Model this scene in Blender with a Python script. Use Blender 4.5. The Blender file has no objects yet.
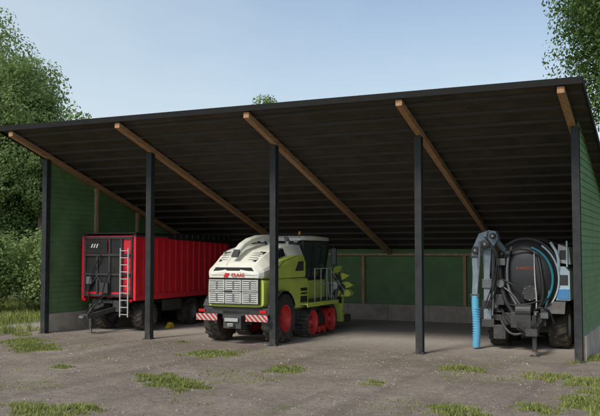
import bpy, math, random
from mathutils import Vector, Matrix, noise as mnoise
random.seed(7)
D=bpy.data
scene=bpy.context.scene
COL=scene.collection
R=math.radians

# ---------------------------------------------------------------- materials
def mat(name,col,rough=.6,metal=0.,var=.25,scale=3.,bump=0.,bscale=40.,dust=0.,dusttop=1.5,spec=.5,coat=0.):
    m=D.materials.new(name); m.use_nodes=True
    nt=m.node_tree; N=nt.nodes; L=nt.links
    b=N['Principled BSDF']
    b.inputs['Roughness'].default_value=rough; b.inputs['Metallic'].default_value=metal
    b.inputs['Specular IOR Level'].default_value=spec
    b.inputs['Coat Weight'].default_value=coat
    tc=N.new('ShaderNodeTexCoord')
    n=N.new('ShaderNodeTexNoise'); n.inputs['Scale'].default_value=scale; n.inputs['Detail'].default_value=8; n.inputs['Roughness'].default_value=.65
    L.new(tc.outputs['Object'],n.inputs['Vector'])
    mx=N.new('ShaderNodeMix'); mx.data_type='RGBA'
    a=[c*(1-var) for c in col]; c2=[min(1,c*(1+var)) for c in col]
    mx.inputs[6].default_value=(*a,1); mx.inputs[7].default_value=(*c2,1)
    cr=N.new('ShaderNodeMapRange'); cr.inputs[1].default_value=.3; cr.inputs[2].default_value=.7
    L.new(n.outputs['Fac'],cr.inputs[0]); L.new(cr.outputs[0],mx.inputs[0])
    out=mx.outputs[2]
    if dust>0:
        g=N.new('ShaderNodeNewGeometry'); s=N.new('ShaderNodeSeparateXYZ'); L.new(g.outputs['Position'],s.inputs[0])
        mr=N.new('ShaderNodeMapRange'); mr.inputs[1].default_value=dusttop; mr.inputs[2].default_value=0
        mr.inputs[3].default_value=.12*dust; mr.inputs[4].default_value=dust
        L.new(s.outputs['Z'],mr.inputs[0])
        n2=N.new('ShaderNodeTexNoise'); n2.inputs['Scale'].default_value=5; n2.inputs['Detail'].default_value=10; L.new(tc.outputs['Object'],n2.inputs['Vector'])
        mm=N.new('ShaderNodeMath'); mm.operation='MULTIPLY'; L.new(mr.outputs[0],mm.inputs[0])
        m3=N.new('ShaderNodeMapRange'); m3.inputs[1].default_value=.35; m3.inputs[2].default_value=.65; L.new(n2.outputs['Fac'],m3.inputs[0]); L.new(m3.outputs[0],mm.inputs[1])
        dx=N.new('ShaderNodeMix'); dx.data_type='RGBA'; dx.inputs[7].default_value=(.24,.195,.145,1)
        L.new(mm.outputs[0],dx.inputs[0]); L.new(out,dx.inputs[6]); out=dx.outputs[2]
    L.new(out,b.inputs['Base Color'])
    rr=N.new('ShaderNodeMapRange'); rr.inputs[3].default_value=max(.05,rough-.12); rr.inputs[4].default_value=min(1,rough+.15)
    L.new(n.outputs['Fac'],rr.inputs[0]); L.new(rr.outputs[0],b.inputs['Roughness'])
    if bump>0:
        nb=N.new('ShaderNodeTexNoise'); nb.inputs['Scale'].default_value=bscale; nb.inputs['Detail'].default_value=6; L.new(tc.outputs['Object'],nb.inputs['Vector'])
        bp=N.new('ShaderNodeBump'); bp.inputs['Strength'].default_value=bump; bp.inputs['Distance'].default_value=.02
        L.new(nb.outputs['Fac'],bp.inputs['Height']); L.new(bp.outputs[0],b.inputs['Normal'])
    return m

def woodmat(name,col,sc=(1,1,1)):
    m=mat(name,col,.75,var=.35,scale=2.5,bump=.3)
    nt=m.node_tree; n=[x for x in nt.nodes if x.type=='TEX_NOISE'][0]
    mp=nt.nodes.new('ShaderNodeMapping'); mp.inputs['Scale'].default_value=sc
    tc=[x for x in nt.nodes if x.type=='TEX_COORD'][0]
    nt.links.new(tc.outputs['Object'],mp.inputs[0]); nt.links.new(mp.outputs[0],n.inputs['Vector'])
    return m

M={}
M['wood']=woodmat('beam_wood',(.42,.24,.125),(6,.6,6))
M['studwood']=woodmat('stud_wood',(.46,.31,.18),(6,6,.6))
M['purlin']=woodmat('purlin_wood',(.062,.052,.045),(.5,6,6))
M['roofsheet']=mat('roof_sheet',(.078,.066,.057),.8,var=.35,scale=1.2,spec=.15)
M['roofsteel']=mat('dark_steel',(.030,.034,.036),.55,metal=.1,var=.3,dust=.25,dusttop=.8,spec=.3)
M['fascia']=mat('fascia_black',(.014,.014,.014),.7,var=.3,spec=.2)
M['green']=mat('green_wall_boards',(.125,.235,.095),.65,var=.24,scale=1.4,bump=.15,dust=.25,dusttop=2)
M['concrete']=mat('concrete',(.42,.37,.31),.9,var=.3,scale=1.6,bump=.5,dust=.3,dusttop=.5)
M['red']=mat('red_paint',(.76,.018,.040),.42,var=.10,scale=1.5,dust=.2,dusttop=2.2,coat=.1)
M['darkgrey']=mat('dark_grey_paint',(.038,.041,.044),.5,var=.25,dust=.3)
M['midgrey']=mat('mid_grey_paint',(.13,.14,.15),.5,var=.2,dust=.3)
M['lightgrey']=mat('light_grey_paint',(.46,.47,.46),.45,var=.15,dust=.3)
M['screen']=mat('screen_grey',(.50,.52,.48),.5,var=.2,dust=.3,dusttop=2.4)
M['white']=mat('white_paint',(.76,.76,.66),.38,var=.06,scale=1.2,dust=.2,dusttop=2.8,coat=.15)
M['lime']=mat('lime_green_paint',(.56,.67,.11),.4,var=.09,scale=1.5,dust=.3,dusttop=2.2,coat=.15)
M['rubber']=mat('rubber',(.024,.023,.022),.85,var=.3,dust=.55,dusttop=1.3,bump=.2)
M['rimred']=mat('rim_red',(.60,.02,.02),.45,var=.12,dust=.3,dusttop=1.2)
M['black']=mat('black_plastic',(.014,.014,.015),.5,var=.2,dust=.2)
M['glass']=mat('tinted_glass',(.022,.034,.036),.05,var=.05,spec=.9)
M['steel']=mat('bare_steel',(.38,.38,.38),.35,metal=.8,var=.2,dust=.3)
M['tankblack']=mat('tank_black',(.022,.024,.028),.38,var=.25,scale=1.2,dust=.3,dusttop=1.6,coat=.1)
M['teal']=mat('teal_paint',(.03,.24,.32),.4,var=.1)
M['armgrey']=mat('arm_blue_grey',(.21,.265,.305),.5,var=.25,dust=.25)
M['hose']=mat('light_blue_hose',(.10,.40,.62),.6,var=.15,dust=.25)
M['bluetractor']=mat('blue_paint',(.07,.26,.55),.4,var=.1,dust=.2,coat=.2)
M['paleblue']=mat('pale_blue_grey',(.50,.62,.72),.45,var=.12,dust=.2)
M['yellow']=mat('yellow_plastic',(.75,.50,.02),.5,var=.1,dust=.2)
M['orange']=mat('amber_lens',(.7,.2,.01),.3,var=.05)
M['redlens']=mat('red_lens',(.5,.01,.01),.25,var=.05)
M['redtext']=mat('red_lettering',(.6,.015,.02),.5,var=.03)
M['faintred']=mat('faded_red_lettering',(.42,.09,.05),.6,var=.2)
M['whitetext']=mat('white_lettering',(.7,.7,.7),.5,var=.03)
M['bark']=mat('bark',(.13,.10,.075),.9,var=.4,scale=6,bump=.8,bscale=14)

def stripemat():
    m=D.materials.new('warning_stripes'); m.use_nodes=True; nt=m.node_tree;N=nt.nodes;L=nt.links
    tc=N.new('ShaderNodeTexCoord'); s=N.new('ShaderNodeSeparateXYZ'); L.new(tc.outputs['Object'],s.inputs[0])
    a=N.new('ShaderNodeMath');a.operation='ADD';L.new(s.outputs['X'],a.inputs[0]);L.new(s.outputs['Z'],a.inputs[1])
    b=N.new('ShaderNodeMath');b.operation='MULTIPLY';b.inputs[1].default_value=5.5;L.new(a.outputs[0],b.inputs[0])
    c=N.new('ShaderNodeMath');c.operation='FRACT';L.new(b.outputs[0],c.inputs[0])
    d=N.new('ShaderNodeMath');d.operation='GREATER_THAN';d.inputs[1].default_value=.5;L.new(c.outputs[0],d.inputs[0])
    mx=N.new('ShaderNodeMix');mx.data_type='RGBA';mx.inputs[6].default_value=(.46,.03,.03,1);mx.inputs[7].default_value=(.48,.46,.41,1)
    L.new(d.outputs[0],mx.inputs[0]);L.new(mx.outputs[2],N['Principled BSDF'].inputs['Base Color'])
    N['Principled BSDF'].inputs['Roughness'].default_value=.5
    return m
M['stripes']=stripemat()

def leafmat(name,c1,c2,trans=.35):
    m=D.materials.new(name); m.use_nodes=True; nt=m.node_tree;N=nt.nodes;L=nt.links
    N.remove(N['Principled BSDF'])
    o=N['Material Output']
    g=N.new('ShaderNodeNewGeometry')
    n=N.new('ShaderNodeTexNoise'); n.inputs['Scale'].default_value=.45; n.inputs['Detail'].default_value=5
    L.new(g.outputs['Position'],n.inputs['Vector'])
    ad=N.new('ShaderNodeMath'); ad.operation='MULTIPLY_ADD'; ad.inputs[1].default_value=.45
    L.new(g.outputs['Random Per Island'],ad.inputs[0]); L.new(n.outputs['Fac'],ad.inputs[2])
    mr=N.new('ShaderNodeMapRange'); mr.inputs[1].default_value=.45; mr.inputs[2].default_value=.98; L.new(ad.outputs[0],mr.inputs[0])
    mx=N.new('ShaderNodeMix');mx.data_type='RGBA';mx.inputs[6].default_value=(*c1,1);mx.inputs[7].default_value=(*c2,1);L.new(mr.outputs[0],mx.inputs[0])
    d=N.new('ShaderNodeBsdfDiffuse'); t=N.new('ShaderNodeBsdfTranslucent'); L.new(mx.outputs[2],d.inputs[0]); L.new(mx.outputs[2],t.inputs[0])
    s=N.new('ShaderNodeMixShader'); s.inputs[0].default_value=trans; L.new(d.outputs[0],s.inputs[1]); L.new(t.outputs[0],s.inputs[2])
    L.new(s.outputs[0],o.inputs['Surface'])
    return m
M['leaf']=leafmat('foliage',(.135,.210,.070),(.30,.39,.16),.42)
M['leafdark']=leafmat('foliage_dark',(.065,.120,.034),(.16,.25,.075),.32)
M['grass']=leafmat('grass_blades',(.17,.22,.055),(.38,.40,.15),.35)

# ---------------------------------------------------------------- geometry builder
class G:
    def __init__(s): s.v=[]; s.f=[]; s.m=[]; s.mats=[]
    def mi(s,mt):
        if mt not in s.mats: s.mats.append(mt)
        return s.mats.index(mt)
    def add(s,vs,fs,mt):
        o=len(s.v); s.v+= [tuple(v) for v in vs]; k=s.mi(mt)
        for f in fs: s.f.append(tuple(i+o for i in f)); s.m.append(k)
        return s
    def hexa(s,p,mt):
        return s.add(p,[(3,2,1,0),(4,5,6,7),(0,1,5,4),(1,2,6,5),(2,3,7,6),(3,0,4,7)],mt)
    def box(s,x0,x1,y0,y1,z0,z1,mt):
        p=[(x0,y0,z0),(x1,y0,z0),(x1,y1,z0),(x0,y1,z0),(x0,y0,z1),(x1,y0,z1),(x1,y1,z1),(x0,y1,z1)]
        return s.hexa(p,mt)
    def beam(s,a,b,w,h,mt,up=(0,0,1)):
        a=Vector(a);b=Vector(b);d=(b-a).normalized();u=Vector(up)
        if abs(d.dot(u))>.98: u=Vector((0,1,0))
        r=d.cross(u).normalized();u=r.cross(d)
        P=[]
        for q in (a,b):
            P.append([q-r*w/2-u*h/2,q+r*w/2-u*h/2,q+r*w/2+u*h/2,q-r*w/2+u*h/2])
        return s.add(P[0]+P[1],[(3,2,1,0),(4,5,6,7),(0,1,5,4),(1,2,6,5),(2,3,7,6),(3,0,4,7)],mt)
    def tube(s,pts,r,mt,n=10,cap=True,sub=0):
        pts=[Vector(p) for p in pts]; rs=list(r) if isinstance(r,(list,tuple)) else [r]*len(pts)
        for _ in range(sub):
            q=[pts[0]];qr=[rs[0]]
            for a,b,ra,rb in zip(pts,pts[1:],rs,rs[1:]):
                q+=[a.lerp(b,.25),a.lerp(b,.75)];qr+=[ra*.75+rb*.25,ra*.25+rb*.75]
            q.append(pts[-1]);qr.append(rs[-1]);pts,rs=q,qr
        vs=[];fs=[];prev=None
        for i,p in enumerate(pts):
            d=(pts[min(i+1,len(pts)-1)]-pts[max(i-1,0)]).normalized()
            if prev is None:
                u=Vector((0,0,1)) if abs(d.z)<.9 else Vector((1,0,0))
                u=(u-d*u.dot(d)).normalized()
            else: u=(prev-d*prev.dot(d)).normalized()
            prev=u; w=d.cross(u)
            for k in range(n):
                a=2*math.pi*k/n; vs.append(p+(u*math.cos(a)+w*math.sin(a))*rs[i])
        for i in range(len(pts)-1):
            for k in range(n):
                k2=(k+1)%n; fs.append((i*n+k,i*n+k2,(i+1)*n+k2,(i+1)*n+k))
        if cap:
            fs.append(tuple(range(n))[::-1]); fs.append(tuple((len(pts)-1)*n+k for k in range(n)))
        return s.add(vs,fs,mt)
    def prism(s,prof,x0,x1,mt,axis='x'):
        n=len(prof)
        if axis=='x': P=[(x0,a,b) for a,b in prof]+[(x1,a,b) for a,b in prof]
        elif axis=='y': P=[(a,x0,b) for a,b in prof]+[(a,x1,b) for a,b in prof]
        else: P=[(a,b,x0) for a,b in prof]+[(a,b,x1) for a,b in prof]
        fs=[(i,(i+1)%n,(i+1)%n+n,i+n) for i in range(n)]+[tuple(range(n))[::-1],tuple(range(n,2*n))]
        return s.add(P,fs,mt)
    def lathe(s,prof,c,mt,n=32,axis='x'):
        vs=[];fs=[];m=len(prof)
        for k in range(n):
            a=2*math.pi*k/n
            for (x,r) in prof:
                if axis=='x': vs.append((c[0]+x,c[1]+r*math.cos(a),c[2]+r*math.sin(a)))
                elif axis=='y': vs.append((c[0]+r*math.cos(a),c[1]+x,c[2]+r*math.sin(a)))
                else: vs.append((c[0]+r*math.cos(a),c[1]+r*math.sin(a),c[2]+x))
        for k in range(n):
            k2=(k+1)%n
            for i in range(m-1): fs.append((k*m+i,k*m+i+1,k2*m+i+1,k2*m+i))
        return s.add(vs,fs,mt)
    def loft(s,secs,mt,cap=True):
        n=len(secs[0]); vs=[p for q in secs for p in q]; fs=[]
        for i in range(len(secs)-1):
            for k in range(n):
                k2=(k+1)%n; fs.append((i*n+k,i*n+k2,(i+1)*n+k2,(i+1)*n+k))
        if cap: fs.append(tuple(range(n))[::-1]); fs.append(tuple((len(secs)-1)*n+k for k in range(n)))
        return s.add(vs,fs,mt)

def part(name,parent,g,bevel=0.,smooth=False,label=None,ang=35):
    me=D.meshes.new(name); me.from_pydata(g.v,[],g.f)
    for mt in g.mats: me.materials.append(M[mt])
    me.polygons.foreach_set('material_index',g.m)
    import bmesh
    bm=bmesh.new(); bm.from_mesh(me); bmesh.ops.recalc_face_normals(bm,faces=bm.faces); bm.to_mesh(me); bm.free()
    if smooth:
        me.polygons.foreach_set('use_smooth',[True]*len(me.polygons))
        me.set_sharp_from_angle(angle=R(ang))
    ob=D.objects.new(name,me); COL.objects.link(ob)
    if parent is not None: ob.parent=parent
    if bevel>0:
        b=ob.modifiers.new('b','BEVEL'); b.width=bevel; b.segments=2; b.limit_method='ANGLE'; b.angle_limit=R(40)
    if label: ob['label']=label
    return ob
def thing(name,label,cat,loc,rotz=0,group=None):
    e=D.objects.new(name,None); COL.objects.link(e); e.location=loc; e.rotation_euler=(0,0,rotz)
    e['label']=label; e['category']=cat; e.empty_display_size=.3
    if group: e['group']=group
    return e
def text(name,parent,s,size,loc,rot,mt,ext=.004):
    cu=D.curves.new(name,'FONT'); cu.body=s; cu.size=size; cu.extrude=ext; cu.offset=size*.015; cu.align_x='CENTER'; cu.align_y='CENTER'
    ob=D.objects.new('tmp',cu); COL.objects.link(ob)
    dg=bpy.context.evaluated_depsgraph_get(); me=D.meshes.new_from_object(ob.evaluated_get(dg))
    D.objects.remove(ob); me.materials.clear(); me.materials.append(M[mt])
    o=D.objects.new(name,me); COL.objects.link(o); o.parent=parent; o.location=loc; o.rotation_euler=rot
    return o

# ---------------------------------------------------------------- ground
def gz(x,y):
    a=mnoise.noise(Vector((x*.12,y*.12,0)))*.10+mnoise.noise(Vector((x*.6,y*.6,3)))*.035
    dx=max(0,-24.5-x,x+2.0); dy=max(0,24.-y,y-38.5)
    k=min(1,math.hypot(dx,dy)/5)
    return a*k*(1 if math.hypot(x,y-25)<60 else .5)
xs=[-900,-500,-250,-150,-100,-80]+[-70+i*.6 for i in range(150)]+[25,40,70,120,250,500,900]
ys=[-900,-400,-150,-60,-20,-5]+[0+i*.6 for i in range(100)]+[65,80,110,160,250,400,600,900]
vs=[(x,y,gz(x,y)) for y in ys for x in xs]; nx=len(xs)
fs=[(j*nx+i,j*nx+i+1,(j+1)*nx+i+1,(j+1)*nx+i) for j in range(len(ys)-1) for i in range(nx-1)]
def groundmat():
    m=D.materials.new('gravel_yard'); m.use_nodes=True; nt=m.node_tree;N=nt.nodes;L=nt.links; b=N['Principled BSDF']
    b.inputs['Roughness'].default_value=.95; b.inputs['Specular IOR Level'].default_value=.2
    g=N.new('ShaderNodeNewGeometry')
    def noise(sc,det=8,ro=.6,vec=None):
        n=N.new('ShaderNodeTexNoise'); n.inputs['Scale'].default_value=sc;n.inputs['Detail'].default_value=det;n.inputs['Roughness'].default_value=ro
        L.new(vec or g.outputs['Position'],n.inputs['Vector']); return n.outputs['Fac']
    def rng(v,a,b_,c=0,d=1):
        r=N.new('ShaderNodeMapRange'); r.inputs[1].default_value=a;r.inputs[2].default_value=b_;r.inputs[3].default_value=c;r.inputs[4].default_value=d
        L.new(v,r.inputs[0]); return r.outputs[0]
    def mix(f,a,b_):
        x=N.new('ShaderNodeMix');x.data_type='RGBA'
        for i,q in ((6,a),(7,b_)):
            if isinstance(q,tuple): x.inputs[i].default_value=(*q,1)
            else: L.new(q,x.inputs[i])
        L.new(f,x.inputs[0]); return x.outputs[2]
    def math_(op,a,b_):
        x=N.new('ShaderNodeMath');x.operation=op
        for i,q in ((0,a),(1,b_)):
            if isinstance(q,(int,float)): x.inputs[i].default_value=q
            else: L.new(q,x.inputs[i])
        return x.outputs[0]
    s=N.new('ShaderNodeSeparateXYZ');L.new(g.outputs['Position'],s.inputs[0])
    c=mix(rng(noise(.35),.40,.60),(.180,.148,.116),(.300,.252,.200))
    c=mix(rng(noise(1.3,10,.75),.45,.66,0,.75),c,(.120,.096,.074))
    c=mix(rng(noise(4.5,10,.75),.50,.68,0,.55),c,(.36,.305,.245))
    c=mix(rng(noise(28,4,.7),.40,.7,0,.7),c,(.40,.345,.285))
    v=N.new('ShaderNodeTexVoronoi');v.inputs['Scale'].default_value=14;L.new(g.outputs['Position'],v.inputs['Vector'])
    sp=N.new('ShaderNodeSeparateColor');L.new(v.outputs['Color'],sp.inputs[0])
    c=mix(rng(sp.outputs[0],.6,1,0,.4),c,(.12,.098,.078))
    mp=N.new('ShaderNodeMapping'); mp.inputs['Scale'].default_value=(1.3,.05,1); mp.inputs['Rotation'].default_value=(0,0,R(12)); L.new(g.outputs['Position'],mp.inputs[0])
    c=mix(rng(noise(1.,3,.5,mp.outputs[0]),.5,.66,0,.45),c,(.145,.118,.092))
    ins=math_('MULTIPLY',rng(math_('ADD',s.outputs['Y'],math_('MULTIPLY',noise(.8),2)),26.0,30.5),rng(s.outputs['Y'],38,37.6))
    c=mix(math_('MULTIPLY',ins,.8),c,(.58,.53,.475))
    w=math_('MULTIPLY',math_('SUBTRACT',noise(.25,6),.5),14)
    xl=math_('ADD',s.outputs['X'],w)
    f1=rng(xl,-24.5,-27.5)
    f2=rng(math_('ADD',xl,math_('MULTIPLY',s.outputs['Y'],0.08)),0.5,3.)
    f3=rng(s.outputs['Y'],38.5,41)
    f4=rng(math_('ADD',s.outputs['Y'],w),7,4)
    f=math_('MAXIMUM',math_('MAXIMUM',f1,f2),math_('MAXIMUM',f3,f4))
    pt=rng(math_('ADD',noise(.55,8,.7),0),.58,.67,0,.6)
    pt=math_('MULTIPLY',pt,rng(s.outputs['Y'],25,23))
    f=math_('MAXIMUM',f,pt)
    gc=mix(noise(3,8,.7),(.09,.105,.038),(.20,.21,.085))
    c=mix(f,c,gc)
    L.new(c,b.inputs['Base Color'])
    bp=N.new('ShaderNodeBump');bp.inputs['Strength'].default_value=.9;bp.inputs['Distance'].default_value=.05
    h=math_('ADD',noise(22,6,.7),math_('MULTIPLY',noise(3,6),1.5)); L.new(h,bp.inputs['Height']);L.new(bp.outputs[0],b.inputs['Normal'])
    return m
me=D.meshes.new('ground');me.from_pydata(vs,[],fs);me.materials.append(groundmat());me.polygons.foreach_set('use_smooth',[True]*len(fs))
gr=D.objects.new('ground',me);COL.objects.link(gr);gr['kind']='structure'

def blades(n,region,hmin,hmax,out):
    for _ in range(n):
        r=region()
        if r is None: continue
        x,y,k=r
        z=gz(x,y)-.01;h=random.uniform(hmin,hmax)*k;a=random.uniform(0,math.pi);w=random.uniform(.007,.016)*(1+.5*k)
        lean=(random.gauss(0,.35)*h,random.gauss(0,.35)*h)
        dx,dy=math.cos(a)*w,math.sin(a)*w;o=len(out[0])
        out[0].extend([(x-dx,y-dy,z),(x+dx,y+dy,z),(x+dx*.7+lean[0]*.4,y+dy*.7+lean[1]*.4,z+h*.6),(x-dx*.7+lean[0]*.4,y-dy*.7+lean[1]*.4,z+h*.6),(x+lean[0],y+lean[1],z+h)])
        out[1].extend([(o,o+1,o+2,o+3),(o+3,o+2,o+4)])
patches=[(-13.8,22.4,1.0,.9,1),(-11.9,17.2,1.25,.8,1),(-11.0,16.8,.8,.6,1),(-10.2,20.4,.7,.7,1),(-20.2,21.6,1.4,1.0,1),(-21.8,22.8,1,.9,1),(-12.1,13.1,.9,.7,1),(-11.4,13.6,.6,.5,1),
 (-5.85,22.6,.75,.6,1),(-3.4,22.0,.95,.7,1),(-2.5,21.6,.7,.8,1),(-4.4,16.5,.9,.6,1),(-2.3,18.6,.8,.9,1.2),(-1.7,20.3,.8,1.,1.3),(-3.0,17.5,.6,.5,1),(-16.5,25.0,.25,.15,.7),(-23.6,24.6,.7,.4,1.1),(-2.7,26.5,.35,1.5,1.3),(-7.2,19.2,.4,.3,.8),(-16.0,18.2,.5,.3,.7)]
out=([],[])
for (cx,cy,rx,ry,k) in patches:
    def reg():
        a=random.uniform(0,2*math.pi);r=math.sqrt(random.random())*random.uniform(.75,1.2);
        edge=.75+.7*mnoise.noise(Vector((math.cos(a)*1.5+cx,math.sin(a)*1.5+cy,0)))
        lx=math.cos(a)*r*rx*edge*1.15; ly=math.sin(a)*r*ry*edge*1.15
        x=cx+lx*.9+ly*.43;y=cy-lx*.43+ly*.9
        if mnoise.noise(Vector((x*3,y*3,9)))<-.18: return None
        return x,y,k*max(.35,1.2-.7*r)
    blades(int(1900*rx*ry)+280,reg,.05,.17,out)
def regl():
    x=random.uniform(-40,-24.2);y=random.uniform(20,40)
    if mnoise.noise(Vector((x*.5,y*.5,2)))<(-.5 if x<-27 else .05): return None
    return x,y,1.4
blades(22000,regl,.12,.3,out)
def regr():
    x=random.uniform(-2.6,3);y=random.uniform(16,34)
    if mnoise.noise(Vector((x*.6,y*.6,2)))<(.5-(x+2.6)*.7): return None
    return x,y,1.1
blades(11000,regr,.1,.26,out)
def regs():
    x=random.uniform(-24,0);y=random.uniform(11,24)
    if mnoise.noise(Vector((x*.45,y*.45,7)))+.4*mnoise.noise(Vector((x*2,y*2,7)))<.28: return None
    return x,y,.6
blades(20000,regs,.05,.12,out)
me=D.meshes.new('grass');me.from_pydata(out[0],[],out[1]);me.materials.append(M['grass'])
go=D.objects.new('grass',me);COL.objects.link(go);go['kind']='stuff';go['label']='tufts of dry green grass growing on the gravel yard';go['category']='grass'
g=G();M['stone']=mat('pebble_stone',(.30,.26,.215),.9,var=.6,scale=.8);M['stone2']=mat('dark_pebble_stone',(.12,.10,.085),.9,var=.5,scale=.8)
for _ in range(9000):
    y=random.uniform(11,26);x=random.uniform(-24,0);s=random.uniform(.010,.028)*(1.9 if random.random()<.05 else 1);z=gz(x,y)
    if mnoise.noise(Vector((x*.9,y*.9,5)))<-.1: continue
    a=random.uniform(0,3);c,sn=math.cos(a)*s,math.sin(a)*s
    g.add([(x+c,y+sn,z),(x-sn*.7,y+c*.7,z),(x-c,y-sn,z),(x+sn*.7,y-c*.7,z),(x+c*.3,y+sn*.2,z+s*.8)],[(0,1,4),(1,2,4),(2,3,4),(3,0,4)],'stone' if random.random()<.6 else 'stone2')
gp=part('gravel',None,g);gp['kind']='stuff';gp['label']='loose grey brown pebbles scattered over the yard';gp['category']='gravel'

# ---------------------------------------------------------------- shed
XP=[-23.3,-18.31,-13.15,-7.98,-3.2]; YF=25.5; YB=37.45; YE=23.4; SL=.318
def rz(y): return 3.2+SL*(YB-y)
shed=thing('open_farm_shed','open fronted green farm shed with steel posts and sloping dark roof','shed',(0,0,0))
XL,XR=-23.75,-2.75
g=G();prof=[];x=XL
while x<XR-.02:
    prof+=[(x,0),(x+.11,0),(x+.14,.04),(x+.22,.04)]; x+=.25
prof.append((XR,0))
vs=[];n=len(prof);YR=YB+.55
for (px,pz) in prof: vs.append((px,YE,rz(YE)+.18+pz))
for (px,pz) in prof: vs.append((px,YR,rz(YR)+.18+pz))
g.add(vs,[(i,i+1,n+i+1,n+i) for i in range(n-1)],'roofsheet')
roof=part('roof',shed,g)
g=G();y=YE+.02
while y<YR-.02:
    y2=min(y+.20,YR-.01);o=.006*random.random()
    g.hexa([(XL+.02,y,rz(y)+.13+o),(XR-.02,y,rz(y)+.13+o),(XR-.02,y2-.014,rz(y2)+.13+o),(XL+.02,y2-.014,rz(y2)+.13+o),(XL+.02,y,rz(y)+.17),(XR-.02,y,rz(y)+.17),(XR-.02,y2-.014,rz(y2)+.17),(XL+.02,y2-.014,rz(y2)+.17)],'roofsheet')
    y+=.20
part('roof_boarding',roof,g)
g=G()
g.hexa([(XL-.03,YE-.06,rz(YE)+.06),(XR+.03,YE-.06,rz(YE)+.06),(XR+.03,YE-.01,rz(YE)+.06),(XL-.03,YE-.01,rz(YE)+.06),(XL-.03,YE-.06,rz(YE)+.25),(XR+.03,YE-.06,rz(YE)+.25),(XR+.03,YE-.01,rz(YE)+.25),(XL-.03,YE-.01,rz(YE)+.25)],'fascia')
part('front_fascia',roof,g)
for xx in (XL-.04,XR+.0):
    g=G();g.hexa([(xx,YE,rz(YE)+.04),(xx+.04,YE,rz(YE)+.04),(xx+.04,YR,rz(YR)+.04),(xx,YR,rz(YR)+.04),(xx,YE,rz(YE)+.25),(xx+.04,YE,rz(YE)+.25),(xx+.04,YR,rz(YR)+.25),(xx,YR,rz(YR)+.25)],'fascia')
    part('side_fascia',roof,g)
y=YE+.5
while y<YR:
    z=rz(y);g=G();g.hexa([(XL+.02,y-.035,z+.055),(XR-.02,y-.035,z+.055),(XR-.02,y+.035,z+.035),(XL+.02,y+.035,z+.035),(XL+.02,y-.035,z+.14),(XR-.02,y-.035,z+.14),(XR-.02,y+.035,z+.12),(XL+.02,y+.035,z+.12)],'purlin')
    part('purlin',roof,g); y+=.8
for i,xp in enumerate(XP):
    xr=xp+(.10 if i==0 else -.1 if i==4 else 0.05)
    g=G();a,b=YE+.02,YB-.12;w=.10
    g.hexa([(xr-w,a,rz(a)-.14),(xr+w,a,rz(a)-.14),(xr+w,b,rz(b)-.20),(xr-w,b,rz(b)-.20),(xr-w,a,rz(a)+.045),(xr+w,a,rz(a)+.045),(xr+w,b,rz(b)+.03),(xr-w,b,rz(b)+.03)],'wood')
    part('rafter',shed,g,bevel=.008)
    g=G();x0,y0=xp,YF;h=rz(YF)-.18
    g.box(x0-.11,x0+.11,y0-.12,y0-.095,0,h,'roofsteel').box(x0-.11,x0+.11,y0+.095,y0+.12,0,h,'roofsteel').box(x0-.09,x0+.09,y0-.094,y0+.094,0,h-.002,'roofsteel')
    g.box(x0-.17,x0+.17,y0-.17,y0+.17,0.0,.025,'roofsteel')
    g.box(x0-.13,x0+.13,y0-.13,y0+.13,h-.001,h+.03,'roofsteel')
    for sx in (-.13,.13):
        for sy in (-.14,.14): g.tube([(x0+sx,y0+sy,.026),(x0+sx,y0+sy,.06)],.016,'steel',6)
    part('post',shed,g)
def sidewall(x,t,name):
    g=G();z=.75;bh=.21;T=3.33
    while z<7.1:
        z1=min(z+bh,7.12)
        def ye(zz): return YB if zz<=T else YB-(zz-T)/SL
        a,b=ye(z),ye(z1)
        if a<=YF+.16: break
        b=max(b,YF+.14)
        lap=.022
        g.hexa([(x-t/2-lap,YF+.13,z),(x+t/2+lap,YF+.13,z),(x+t/2+lap,a,z),(x-t/2-lap,a,z),(x-t/2,YF+.13,z1-.004),(x+t/2,YF+.13,z1-.004),(x+t/2,b,z1-.004),(x-t/2,b,z1-.004)],'green')
        z=z1
    return part(name,shed,g)
lw=sidewall(XP[0]-.06,.05,'wall'); rw=sidewall(XP[4]+.06,.05,'wall')
g=G();z=.75
while z<3.3:
    z1=min(z+.21,3.33)
    g.hexa([(XP[0],YB-.04,z),(XP[4],YB-.04,z),(XP[4],YB+.04,z),(XP[0],YB+.04,z),(XP[0],YB-.02,z1-.001),(XP[4],YB-.02,z1-.001),(XP[4],YB+.02,z1-.001),(XP[0],YB+.02,z1-.001)],'green');z=z1
bw=part('wall',shed,g)
for (wall,x,ys_) in ((lw,XP[0]+.04,(28.5,31.4,34.4)),(rw,XP[4]-.06,(28.5,31.4,34.4))):
    for yy in ys_:
        g=G();g.box(x-.05,x+.06,yy-.08,yy+.08,.75,rz(yy)-.05,'studwood');part('stud',wall,g)
for xx in [-19.35,-14.46,-9.56,-4.7]:
    g=G();g.box(xx-.07,xx+.07,YB-.18,YB-.045,.75,3.02,'studwood');part('stud',bw,g)
g=G();g.box(XP[0],XP[4],YB-.2,YB-.045,3.021,3.13,'studwood');part('top_rail',bw,g)
for (a,b,c,d) in ((XP[0]-.2,XP[0]+.08,YF+.13,YB+.2),(XP[4]-.08,XP[4]+.2,YF+.13,YB+.2)):
    g=G();yy=c
    while yy<d-.1:
        y2=min(yy+2.0,d);g.box(a,b,yy+.006,y2-.006,-.2,.745,'concrete');yy=y2
    part('concrete_plinth',shed,g,bevel=.015)
g=G();xx=XP[0]+.082
while xx<XP[4]-.1:
    x2=min(xx+2.0,XP[4]-.082);g.box(xx+.006,x2-.006,YB-.22,YB+.12,-.2,.745,'concrete');xx=x2
part('concrete_plinth',shed,g,bevel=.015)

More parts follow.
